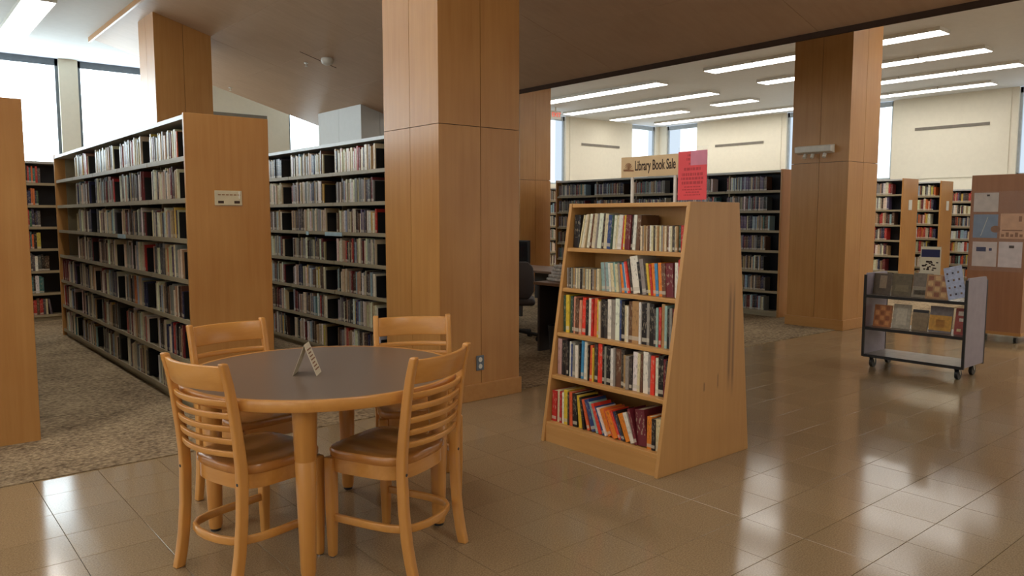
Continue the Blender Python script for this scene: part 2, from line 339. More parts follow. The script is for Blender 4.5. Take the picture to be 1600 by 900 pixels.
# walls: a low part all round, cream panels between tall daylit windows above
SILL = 2.28
wl = tag(MB().box(X0, XW + .3, YW, YW + .3, 0, SILL).build('wall_north', 'wall'), 'cream wall behind the book stacks', None, None, 'structure')
wr = tag(MB().box(XW, XW + .3, Y0, YW, 0, SILL).build('wall_east', 'wall'), 'cream wall at the far right', None, None, 'structure')
ww = tag(MB().box(X0 - .3, X0, Y0, YW + .3, 0, 1.0).build('wall_west', 'wall'), 'cream wall to the left', None, None, 'structure')
wsth = tag(MB().box(X0 - .3, XW + .3, Y0 - .3, Y0, 0, .3).build('wall_south', 'wall'), 'cream wall behind the viewer', None, None, 'structure')
nwin = [(-6.4, -4.8), (-4.5, -2.9), (-2.2, -.3), (0, 2.66), (2.95, 4.3), (6.8, 8.2), (10.2, 11.3), (13.3, 14.72), (17.42, 18.5)]
ewin = [(.4, 1.6), (4.5, 5.77), (8.36, 9.3), (10.1, 11.1), (13.95, 15.08)]
wwin = [(y, y + 1.5) for y in (-4, -1, 2, 5, 8, 11)]
wn = 0
def windows(side, wins, lo, hi, host, sill):
    global wn
    def bx(mb, a0, a1, d0, d1, z0, z1):      # a along the wall, d outward depth from the room
        if side == 'n': return mb.box(a0, a1, YW + d0, YW + d1, z0, z1)
        if side == 'e': return mb.box(XW + d0, XW + d1, a0, a1, z0, z1)
        if side == 's': return mb.box(a0, a1, Y0 - d1, Y0 - d0, z0, z1)
        return mb.box(X0 - d1, X0 - d0, a0, a1, z0, z1)
    prev = lo
    for a, b in wins + [(hi, hi)]:
        if a - prev > .02:
            bx(MB(), prev, a, 0, .3, sill, ZC).build('panel', 'wall', host)
            if a - prev > 1.2 and side in 'ne':
                bx(MB(), prev + .14, a - .14, -.02, .01, sill, ZC).build('panel', 'wall', host)
                mid = (prev + a) / 2
                v = bx(MB(), mid - .77, mid + .77, -.035, -.015, 3.375, 3.44).build('wall_vent', 'vent', host)
        prev = b
        if b - a < .1: continue
        wn += 1
        f = MB(); t = .05
        bx(f, a, a + t, .06, .16, sill, ZC); bx(f, b - t, b, .06, .16, sill, ZC); bx(f, a, b, .06, .16, sill, sill + t); bx(f, a, b, .06, .16, ZC - .12, ZC)
        fo = tag(f.build('window_%d' % wn, 'alu_light' if side == 'e' or (side == 'n' and a > 9) else 'alu'), None, None, None, 'structure')
        sp = a + (b - a) * (.78 if side == 'n' and a > 10 else .6)
        if side == 'e' or (side == 'n' and a > 9):
            bx(MB(), a + t, sp, .10, .12, sill + t, ZC - .12).build('blind', 'blind_far', fo)
            bx(MB(), sp + .004, b - t, .11, .13, sill + t, ZC - .12).build('blind', 'blind_dim', fo)
        else:
            bx(MB(), a + t, b - t, .10, .12, sill + t, ZC - .12).build('blind', 'blind_south' if side == 's' else 'blind_west' if side == 'w' else 'blind', fo)
        bx(MB(), a, b, .17, .3, sill, ZC).build('reveal', 'wall', fo)
windows('n', nwin, X0, XW + .3, wl, SILL); windows('e', ewin, Y0, YW, wr, SILL); windows('w', wwin, Y0, YW + .3, ww, 1.0)
windows('s', [(7.4 + 1.9 * k, 9.1 + 1.9 * k) for k in range(6)], X0, XW, wsth, .3)

# fluorescent ceiling lights
lid = 0
def light(x, ya, yb, label):
    z = ZC
    t = empty('ceiling_light', (x, (ya + yb) / 2, z)); h = (yb - ya) / 2 - .008
    f = MB(); f.box(-.185, -.17, -h, h, -.055, 0); f.box(.17, .185, -h, h, -.055, 0); f.box(-.17, .17, -h, -h + .012, -.055, 0); f.box(-.17, .17, h - .012, h, -.055, 0)
    f.build('frame', 'white', t)
    MB().box(-.17, .17, -h + .012, h - .012, -.06, -.03).build('diffuser', 'lamp', t)
    tag(t, label, 'ceiling light', 'fluorescent ceiling lights')
def lrow(x, ya, yb, n, label):
    for k in range(n):
        a = ya + (yb - ya) * k / n; b = ya + (yb - ya) * (k + 1) / n
        light(x, a, b, '%s, %s from the near end' % (label, ordw(k)) if n > 1 else label)
lrow(12.38, 10.12, 13.81, 3, 'long fluorescent ceiling light in the row above the exit sign')
lrow(14.2, 10.17, 14.75, 4, 'fluorescent ceiling light in the long second row before the windows')
lrow(16.05, 12.36, 14.84, 2, 'fluorescent ceiling light in the short row near the room corner')
lrow(15.76, 10.18, 11.32, 1, 'single short fluorescent ceiling light between two longer rows')
lrow(17.7, 10.23, 14.63, 4, 'fluorescent ceiling light in the row nearest the far right wall')
lrow(12.08, 4.72, 8.8, 4, 'fluorescent ceiling light in the row crossing the dark column top')
lrow(13.9, 4.76, 8.86, 4, 'fluorescent ceiling light in the second row beside the dark column')
lrow(15.66, 4.82, 8.9, 4, 'fluorescent ceiling light in the third row beside the dark column')
lrow(17.47, 5.85, 8.9, 3, 'fluorescent ceiling light in the lowest row above the bulletin tower')
lrow(1.78, 11.2, 13.75, 2, 'fluorescent ceiling light above the left aisle by the windows')
lrow(10.3, .2, 4.25, 4, 'fluorescent light in the nearest row past the right edge')  # unseen row added to brighten the right face of the dark column
lrow(8.6, -1.2, 2.9, 4, 'fluorescent light over the book cart past the top edge')
lrow(10.3, 5.6, 8.8, 3, 'added unseen fluorescent light above the disc stack')  # unseen row added behind the soffit to brighten the column past the desk
for x, nm in ((12.08, 'second'), (13.9, 'third'), (15.66, 'farthest')): lrow(x, -1.2, 2.9, 4, 'fluorescent light in the %s row past the right edge' % nm)
for x, nm in ((-4.5, 'left'), (-1.6, 'middle'), (1.78, 'right')): lrow(x, -3.2, 1.4, 4, 'fluorescent light in the %s row behind the viewer' % nm)
lrow(1.22, 7.4, 10.4, 3, 'added unseen fluorescent light brightening the left stack aisle')  # unseen row added to light the aisle and its lower books evenly
for x, nm in ((-4.5, 'far left'), (-1.6, 'left'), (1.22, 'overhead')): lrow(x, 2.6, 7.2, 4, 'fluorescent light in the %s row over the near tables' % nm)

# ------------------------------------------------------------------ wood-clad columns
def column(x0, x1, y0, y1, top, label, base=.13, joint=2.09, mat='maple'):
    t = empty('wood_column', ((x0 + x1) / 2, (y0 + y1) / 2, 0)); W, D = (x1 - x0) / 2, (y1 - y0) / 2
    MB().box(-W + .02, W - .02, -D + .02, D - .02, 0, top).build('core', 'deskdark', t)
    g = .0025
    for za, zb in ((0, joint - g), (joint + g, top)):
        for s in (-1, 0):
            for sy, in ((-1,), (1,)):
                a = (-W if s < 0 else g); b = (-g if s < 0 else W)
                MB().box(a, b, sy * D if sy < 0 else D - .02, sy * D + .02 if sy < 0 else D, za, zb).build('panel', mat, t)
                a2 = (-D + .02 if s < 0 else g); b2 = (-g if s < 0 else D - .02)
                MB().box(sy * W if sy < 0 else W - .02, sy * W + .02 if sy < 0 else W, a2, b2, za, zb).build('panel', mat, t)
    MB().box(-W - .016, W + .016, -D - .016, D + .016, 0, base).build('baseboard', 'maple_h', t, .004)
    return tag(t, label, 'column', 'wood-clad square columns', 'structure')
column(3.2, 3.965, 4.665, 5.43, 3.98, 'large honey wood clad column behind the round table')
column(9.22, 9.98, 4.64, 5.40, ZC, 'dark wood clad column with the emergency light')
column(9.2, 9.96, 10.8, 11.5, ZC, 'wood clad column rising behind the office desk')
column(2.97, 3.70, 10.8, 11.5, 4.1, 'wood clad column rising behind the left book stack')
column(6.07, 6.75, 11.0, 12.5, 3.2, 'pale grey pier under the low end of the wood soffit', mat='pier')

# outlet, emergency light, exit sign
t = empty('wall_outlet', (3.567, 4.663, .29)); MB().box(-.036, .036, -.006, 0, -.058, .058).build('cover_plate', 'alu', t, .002)
for z in (-.026, .026):
    MB().prism([(.017 * math.cos(a) * 1.0, z + .019 * math.sin(a)) for a in [i * math.pi / 6 for i in range(12)]], 'y', -.009, -.005).build('socket', 'white', t)
tag(t, 'grey plate power outlet low on the honey wood column', 'outlet')
t = empty('emergency_light', (9.215, 5.06, 2.2)); MB().prism([(0, 0), (-.10, .02), (-.11, .09), (0, .11)], 'y', -.24, .24).build('housing', 'white', t, .006)
for y in (-.14, .02, .12): MB().rod((-.05, y, -.005), (-.075, y, -.05), .022).build('lamp_head', 'white', t)
tag(t, 'white emergency light bar high on the dark column', 'emergency light')
t = empty('exit_sign', (13.3, 14.25, 3.93)); MB().box(-.17, .17, -.03, .03, -.1, .1).build('housing', 'white', t)
MB().box(-.015, .015, -.015, .015, .1, ZC - 3.93).build('stem', 'white', t)
def text(body, size, mat, parent, loc, rot, name='lettering', ext=.001, sx=1, bold=0):
    cu = bpy.data.curves.new(name, 'FONT'); cu.body = body; cu.size = size; cu.align_x = 'CENTER'; cu.align_y = 'CENTER'; cu.extrude = ext; cu.offset = bold
    tmp = bpy.data.objects.new('tmp', cu); col.objects.link(tmp)
    dg = bpy.context.evaluated_depsgraph_get(); me = bpy.data.meshes.new_from_object(tmp.evaluated_get(dg)); bpy.data.objects.remove(tmp)
    me.materials.clear(); me.materials.append(M[mat]); o = put(name, me, parent); o.location = loc; o.rotation_euler = rot; o.scale = (sx, 1, 1); return o
text('EXIT', .15, 'exitred', t, (0, -.032, 0), (R(90), 0, 0), bold=.001)
t['label'] = 'red lettered exit sign hanging below the far ceiling'; t['category'] = 'exit sign'

# ------------------------------------------------------------------ books
bm_ = MB()
# cover: spine slightly rounded at x=0, boards to x=1; pages set back
bm_.prism([(0.0, -.3), (.012, -.5), (1, -.5), (1, -.40), (.05, -.40), (.05, .40), (1, .40), (1, .5), (.012, .5), (0.0, .3)], 'z', 0, 1, 0)
bm_.box(.05, .97, -.40, .40, .012, .985, 1)
book_me = bm_.mesh('book', ['bookobj', 'pages'])
uvl = book_me.uv_layers.new(name='UVMap')
for li, lp in enumerate(book_me.loops):
    v = book_me.vertices[lp.vertex_index].co; uvl.data[li].uv = (v.y + .5, v.z)
for pg in book_me.polygons:
    if pg.normal.x > -.3:
        for li in pg.loop_indices: uvl.data[li].uv = (.5, .24)
PAL = [('cream', (224, 212, 184)), ('beige', (200, 182, 150)), ('tan', (174, 146, 110)), ('grey', (140, 136, 130)), ('white', (226, 222, 210)), ('brown', (98, 70, 52)), ('dark brown', (66, 46, 38)),
       ('navy', (44, 48, 78)), ('black', (34, 32, 34)), ('maroon', (112, 44, 46)), ('red', (176, 52, 48)), ('teal', (62, 110, 112)), ('pale blue', (150, 172, 186)), ('dark grey', (84, 80, 82)), ('yellow', (204, 172, 82)), ('orange', (206, 108, 58)), ('green', (60, 92, 70)), ('purple', (92, 72, 104))]
PD = dict(PAL)
def wpick(ws): return random.choices([p[0] for p in PAL], ws)[0]
W_STACK = [15, 15, 11, 9, 9, 9, 7, 4, 5, 4, 2, 1, 4, 7, 1, 1, 0, 1]
W_COL = [8, 8, 6, 6, 10, 4, 4, 5, 5, 3, 5, 3, 6, 5, 3, 4, 2, 1]
W_CD = [2, 5, 6, 14, 2, 6, 5, 5, 7, 4, 1, 1, 5, 16, 0, 0, 0, 7]
pool = []     # every shelved library book: (area, matrix-ish data, label)
def jit(c, k=.12): return tuple(max(0, min(1, v * random.uniform(1 - k, 1 + k))) for v in srgb(*c))
def add_book(T, y, x, z, th, h, dp, cname, lean, label, cd=0):
    # local frame: spine at x facing -x, thickness along y centred at y, foot at z ; lean tips the top towards +y
    pool.append((T, (x, y, z, th, h, dp, lean), cname, label))

# ------------------------------------------------------------------ book stacks
SHZ = [1.826, 1.535, 1.25, .96, .665, .37, .08]
def bookstack(loc, rz, length, nsec, width, top, name, label, style='stack', two=True, panels=(1, 1), fill=(.72, .86), skip=None, shz=SHZ, wts=W_STACK, panel_mat='maple', sects=None, bname='', bookends=False, hmax=.25, pale=(), plates=False):
    """local frame: open face towards -x at x=0, runs along +y from the end panel at y=0"""
    t = empty('book_stack', loc, rz); pt = .03
    k = top / 2.12
    for side, yy in ((0, -pt), (1, length)):
        if panels[side]: MB().box(-.012, width + .012, yy, yy + pt, 0, top + .012).build('end_panel', panel_mat, t, .003)
    D = .25 if two else width - .02
    MB().box(-.008, width + .008 if two else width, 0, length, top - .03, top).build('canopy', 'canopy', t)
    MB().box(.03, width - .03, 0, length, 0, .06).build('plinth', 'shelf', t)
    sl = length / nsec
    for s in range(nsec):
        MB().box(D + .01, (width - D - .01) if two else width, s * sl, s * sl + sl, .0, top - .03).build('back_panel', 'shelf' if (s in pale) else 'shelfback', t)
    for s in range(nsec + 1):
        y = min(max(s * sl, .012), length - .012); MB().box(.10, width - .10 if two else width - .01, y - .012, y + .012, 0, top - .03).build('upright', 'shelf', t)
    sm = MB(); sm.box(0, D, .004, sl - .004, -.014, 0); sm.box(-.002, .004, .004, sl - .004, -.022, .012)
    me = sm.mesh('shelf', 'shelf')
    for s in range(nsec):
        for r_, z in enumerate(shz):
            z = z * k
            o = put('shelf', me, t); o.location = (0, s * sl, z)
            if two:
                o = put('shelf', me, t); o.location = (width, s * sl + sl, z); o.rotation_euler = (0, 0, math.pi)
            if skip and skip(s, r_): continue
            zt = (shz[r_ - 1] * k - .022) if r_ else top - .03
            hm = min(zt - z - .02, hmax)
            f = random.uniform(*fill); y = (s + 1) * sl - .02; end = (s + 1) * sl - .02 - f * (sl - .04); n = 0
            run = None
            base_h = random.uniform(.88, .97) * hm
            while y > end:
                if style == 'cd': th = random.uniform(.012, .026); h = min(hm, random.choice([.205, .21, .2]) * random.uniform(.95, 1.05)); dp = .135
                else: th = random.uniform(.013, .036) if random.random() < .88 else random.uniform(.036, .05); h = min(hm, base_h * random.uniform(.86, 1.08)); dp = random.uniform(.14, .18)
                if run and random.random() < .12: cn = run
                else: cn = wpick(wts)
                run = cn
                lean = 0
                lb = '%s book, %s from left, %s shelf down, %s bay, %s' % (cn, ordw(n), ORD[r_], sects[s] if sects else ORD[s], bname)
                add_book((loc, rz), y - th / 2, .012 + random.uniform(0, .014), z, th, h, dp, cn, lean, lb)
                y -= th + .001; n += 1
            if style != 'cd' and random.random() < .07 and y - s * sl > .12:
                th = random.uniform(.02, .035); h = min(hm, base_h) * .95; cn = wpick(wts)
                add_book((loc, rz), y - th / 2 - h * .12, .015, z, th, h, .15, cn, .13, '%s leaning book, last on %s shelf down, %s bay, %s' % (cn, ORD[r_], sects[s] if sects else ORD[s], bname))
                y -= .05 + h * .13
            if two:      # the other face of the stack, seen only from the next aisle
                T2 = ((loc[0] + width, loc[1] + length, 0), math.pi); y2 = (s + 1) * sl - .02; e2 = y2 - random.uniform(*fill) * (sl - .04)
                while y2 > e2:
                    th = random.uniform(.016, .04); add_book(T2, y2 - th / 2, .014, z, th, min(hm, base_h * random.uniform(.86, 1.05)), .16, wpick(wts), 0, 'far side'); y2 -= th + .001
            if plates: PLT.append((loc[0] + .03, loc[1] + y - .004, z, ORD[r_], sects[s], bname))
            if bookends:
                BE.append((loc[0] + .12, loc[1] + s * sl + (y - s * sl) * .5, z, y - s * sl, ORD[r_], sects[s] if sects else ORD[s], bname))
    return tag(t, label, 'book stack', 'tall book stacks')
BE = []; PLT = []
B5 = ['nearest', 'second', 'middle', 'fourth', 'farthest']
bookstack((1.715, 5.60, 0), 0, 4.80, 5, .575, 2.12, 'a', 'long double sided book stack with a sign on its wood end panel', skip=lambda s, r: s == 4 and r < 4, sects=B5, bname='left-hand stack', fill=(.68, .78), pale=(4,), plates=True)
bookstack((3.54, 5.97, 0), 0, 4.15, 4, .575, 2.13, 'b', 'book stack half hidden behind the large honey wood column', sects=['nearest', 'second', 'third', 'farthest'], bname='stack behind the column', bookends=True, plates=True, fill=(.74, .82))
bookstack((.17, 5.60, 0), 0, 4.8, 5, .575, 2.12, 'z', 'book stack at the left edge showing only its wood end panel', skip=lambda s, r: False, sects=B5, bname='leftmost stack', fill=(.5, .6))
bookstack((9.7, 5.83, 0), 0, 4.5, 5, .5, 2.055, 'c', 'dark stack of disc cases behind the sale bookcase', style='cd', sects=B5, bname='disc stack', wts=W_CD, fill=(.72, .82), hmax=.23)
# range against the far end of the left aisle (faces the viewer)
bookstack((2.10, 12.0, 0), R(90), 3.6, 4, .3, 2.15, 'd', 'single sided shelving closing the far end of the left aisle', two=False, sects=['rightmost', 'second', 'third', 'fourth'], bname='far aisle shelving', wts=[3, 3, 2, 4, 5, 3, 3, 9, 6, 4, 14, 6, 10, 5, 1, 8, 1, 1], fill=(.6, .75))
bookstack((13.2, 12.3, 0), R(90), 2.2, 2, .3, 2.03, 'e', 'small far shelving seen between the desk and the disc stack', two=False, sects=['right', 'left'], bname='small far shelving', fill=(.8, .95))
# ranges beyond the dark column
bookstack((14.9, 6.45, 0), 0, 4.0, 4, .62, 2.115, 'f', 'far book stack whose yellow wood end panel stands beside the dark column', sects=['nearest', 'second', 'third', 'farthest'], bname='far stack')
bookstack((16.55, 6.42, 0), 0, 4.0, 4, .55, 2.115, 'g', 'second far book stack with a wood end panel and small sign', sects=['nearest', 'second', 'third', 'farthest'], bname='second far stack', wts=W_COL, fill=(.8, .95))
bookstack((18.28, 3.6, 0), 0, 4.6, 5, .34, 2.0, 'h', 'wall shelving of coloured books left of the bulletin tower', two=False, sects=B5, bname='far wall shelving', wts=W_COL, fill=(.88, .97))

M['glintblue'] = plain('painted_glint', srgb(186, 214, 226), .25)
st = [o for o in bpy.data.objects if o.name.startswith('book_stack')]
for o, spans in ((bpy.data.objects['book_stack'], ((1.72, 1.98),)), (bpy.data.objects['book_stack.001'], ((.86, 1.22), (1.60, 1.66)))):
    for a, b_ in spans: MB().box(-.006, -.002, a, b_, 1.25 - .026, 1.25 + .012).build('glint_strip', 'glintblue', o)  # window glints on the shelf edges, put in as pale blue strips
# choose the 300 that show largest, the rest become one stuff object
def T_of(T):
    return Matrix.Translation(Vector(T[0])) @ Matrix.Rotation(T[1], 4, 'Z')
scored = []
for b in pool:
    T, (x, y, z, th, h, dp, lean), cn, lb = b
    m_ = T_of(T); a = 0
    c = m_ @ Vector((x, y, z + h / 2)); q = pj(c)
    nrm = (m_.to_3x3() @ Vector((-1, 0, 0)))
    if q and 0 < q[0] < 1600 and 0 < q[1] < 900 and nrm.dot(Vector((0, 0, CAM_H)) - c) > 0:
        p1 = pj(m_ @ Vector((x, y - th / 2, z))); p2 = pj(m_ @ Vector((x, y + th / 2, z))); p3 = pj(m_ @ Vector((x, y, z + h)))
        a = abs(p1[0] - p2[0]) * abs(p3[1] - p1[1])
        # hidden behind the left end panel, the big column or the sale bookcase
        if 'leftmost' in lb or 'disc' in lb: a *= .01
        if 'behind the column' in lb and (q[0] < 428 or q[0] > 600): a = 0
        if 'left-hand' in lb and q[0] > 250 and q[1] > 560: a = 0
        if 'behind the column' in lb and q[1] > 540: a = 0
    scored.append((a, b))
scored.sort(key=lambda t: -t[0])
for a, (T, (x, y, z, th, h, dp, lean), cn, lb) in scored[:300]:
    o = put('library_book', book_me); o.location = T_of(T) @ Vector((x, y, z)); o.scale = (dp, th, h); o.rotation_euler = (-lean, 0, T[1])
    o.color = c4(jit(PD[cn])); tag(o, lb, 'book', 'library books on the stacks')
V, Fc, Cl, UVs = [], [], [], []
CUBE = [(0, -.5, 0), (1, -.5, 0), (1, .5, 0), (0, .5, 0), (0, -.5, 1), (1, -.5, 1), (1, .5, 1), (0, .5, 1)]
CF = [(4, 5, 6, 7), (0, 1, 5, 4), (1, 2, 6, 5), (2, 3, 7, 6), (3, 0, 4, 7)]
for a, (T, (x, y, z, th, h, dp, lean), cn, lb) in scored[300:]:
    mt = T_of(T) @ Matrix.Translation((x, y, z)) @ Matrix.Rotation(-lean, 4, 'X') @ Matrix.Diagonal((dp, th, h, 1))
    n = len(V); V += [tuple(mt @ Vector(v)) for v in CUBE]; c = c4(jit(PD[cn]))
    for f in CF:
        Fc.append(tuple(i + n for i in f)); Cl += [c] * 4; UVs += [(CUBE[i][1] + .5, CUBE[i][2]) if f == (3, 0, 4, 7) else (.5, .24) for i in f]
me = bpy.data.meshes.new('shelved_books'); me.from_pydata(V, [], Fc); me.materials.append(M['bookstuff'])
ca = me.color_attributes.new('Col', 'FLOAT_COLOR', 'CORNER'); ca.data.foreach_set('color', [v for c in Cl for v in c])
ul = me.uv_layers.new(name='UVMap'); ul.data.foreach_set('uv', [v for c in UVs for v in c])
tag(put('shelved_books', me), 'rows of many more library books and disc cases filling the distant shelves', 'books', None, 'stuff')
# arched bookends in the gaps of the stack behind the column
bem = MB(); arc = [(-.045, 0), (.045, 0), (.045, .11)] + [(.045 * math.cos(a), .11 + .045 * math.sin(a)) for a in [i * math.pi / 8 for i in range(1, 8)]] + [(-.045, .11)]
bem.prism(arc, 'x', 0, .002); bem.box(-.1, 0, -.045, .045, .0, .0015)
be_me = bem.mesh('bookend', 'bookend')
for x, y, z, gap, so_, sec, bn in BE:
    q = pj((x, y, z))
    if gap < .1 or not q or not (425 < q[0] < 604) or q[1] > 560: continue
    o = put('bookend', be_me); o.location = (x, y, z); tag(o, 'arched metal bookend in the gap, %s shelf down, %s bay behind the column' % (so_, sec), 'bookend', 'arched bookends')

pm_ = MB().box(0, .19, -.0015, .0015, 0, .20); pm_.box(.02, .17, -.09, 0, 0, .0015); plate_me = pm_.mesh('bookend', 'black')
for x, y, z, so_, sec, bn in PLT:  # black plates added to darken the shaded gaps at the row ends
    o = put('bookend', plate_me); o.location = (x, y, z); tag(o, 'added black plate darkening the gap, %s shelf down, %s bay, %s' % (so_, sec, bn), 'bookend', 'added black gap plates')
# signs on end panels
def panel_sign(loc, w, h, label, marks=True):
    t = empty('shelf_sign', loc); MB().box(-w / 2, w / 2, -.008, 0, -h / 2, h / 2).build('plate', 'plate' if marks else 'white', t, .003)
    MB().box(-w / 2 - .004, w / 2 + .004, -.005, .0, -h / 2 - .006, -h / 2).build('rail', 'acrylic', t)
    if marks:
        for x in (-.055, .06): MB().box(x - .02, x + .02, -.0095, -.008, -h / 2 + .014, -h / 2 + .032).build('print', 'ink', t)
        MB().box(w / 2 - .024, w / 2 - .016, -.011, -.008, -.004, h / 2 - .006).build('clip', 'white', t)
        for i in range(6): MB().box(-.075 + i * .028, -.055 + i * .028, -.0092, -.008, h / 2 - .034, h / 2 - .026).build('print', 'brownprint', t)
    return tag(t, label, 'sign', 'small signs on the stack end panels')
panel_sign((1.992, 5.569, 1.55), .195, .105, 'small cream call number sign on the left stack end panel')
panel_sign((15.2, 6.419, 1.63), .14, .19, 'small pale sign on the far end panel beside the dark column', False)
panel_sign((16.86, 6.389, 1.63), .12, .19, 'small pale sign on the farther of two far end panels', False)

# ------------------------------------------------------------------ sale bookcase
CX0, CX1, CY0, CY1, CT = 3.2, 4.06, 2.605, 3.55, 1.50
sl_ = .24 / 1.5; bl_ = .16 / 1.5
fx = lambda z: CX0 + sl_ * z
bxk = lambda z: CX1 - bl_ * z
cs = empty('sale_bookcase', (0, 0, 0))
for y in (CY0, CY1 - .025):
    MB().prism([(fx(0), 0), (bxk(0), 0), (bxk(CT), CT), (fx(CT), CT)], 'y', y, y + .025).build('side_panel', 'case_side' if y == CY0 else 'case', cs, .003)
MID = 3.66
MB().box(MID - .006, MID + .006, CY0 + .025, CY1 - .025, .08, CT - .02).build('back_panel', 'case', cs)
MB().box(fx(CT) + .002, bxk(CT) - .002, CY0 + .025, CY1 - .025, CT - .026, CT - .002).build('top', 'case_h', cs, .003)
CZ = [1.221, .968, .687, .42, .126]
for z in CZ:
    MB().box(fx(z) + .004, MID - .006, CY0 + .025, CY1 - .025, z - .024, z).build('shelf', 'case_h', cs, .003)
    MB().box(MID + .006, bxk(z) - .004, CY0 + .025, CY1 - .025, z - .024, z).build('shelf', 'case_h', cs, .003)
MB().box(fx(.05) + .012, fx(.05) + .03, CY0 + .025, CY1 - .025, 0, .104).build('kick_board', 'case_h', cs)
MB().box(bxk(.05) - .03, bxk(.05) - .012, CY0 + .025, CY1 - .025, 0, .104).build('kick_board', 'case_h', cs)
tag(cs, 'sloping maple bookcase full of sale books on the tile floor', 'bookcase')

K = {'w': (232, 226, 208), 'c': (220, 204, 165), 'k': (34, 30, 30), 'dk': (62, 52, 48), 'r': (196, 44, 40), 'R': (232, 64, 44), 'b': (52, 72, 122), 'B': (70, 140, 184), 'g': (52, 84, 66), 't': (150, 176, 170), 'y': (226, 192, 60), 'o': (236, 132, 44), 's': (216, 150, 120), 'br': (108, 70, 48), 'm': (112, 40, 46), 'gr': (150, 142, 132), 'tn': (176, 138, 88), 'p': (196, 150, 140), 'O': (226, 98, 60)}
KN = {'w': 'white', 'c': 'cream', 'k': 'black', 'dk': 'dark brown', 'r': 'red', 'R': 'bright red', 'b': 'dark blue', 'B': 'sky blue', 'g': 'dark green', 't': 'pale teal', 'y': 'yellow', 'o': 'orange', 's': 'salmon', 'br': 'brown', 'm': 'maroon', 'gr': 'grey', 'tn': 'tan', 'p': 'pink', 'O': 'red orange'}
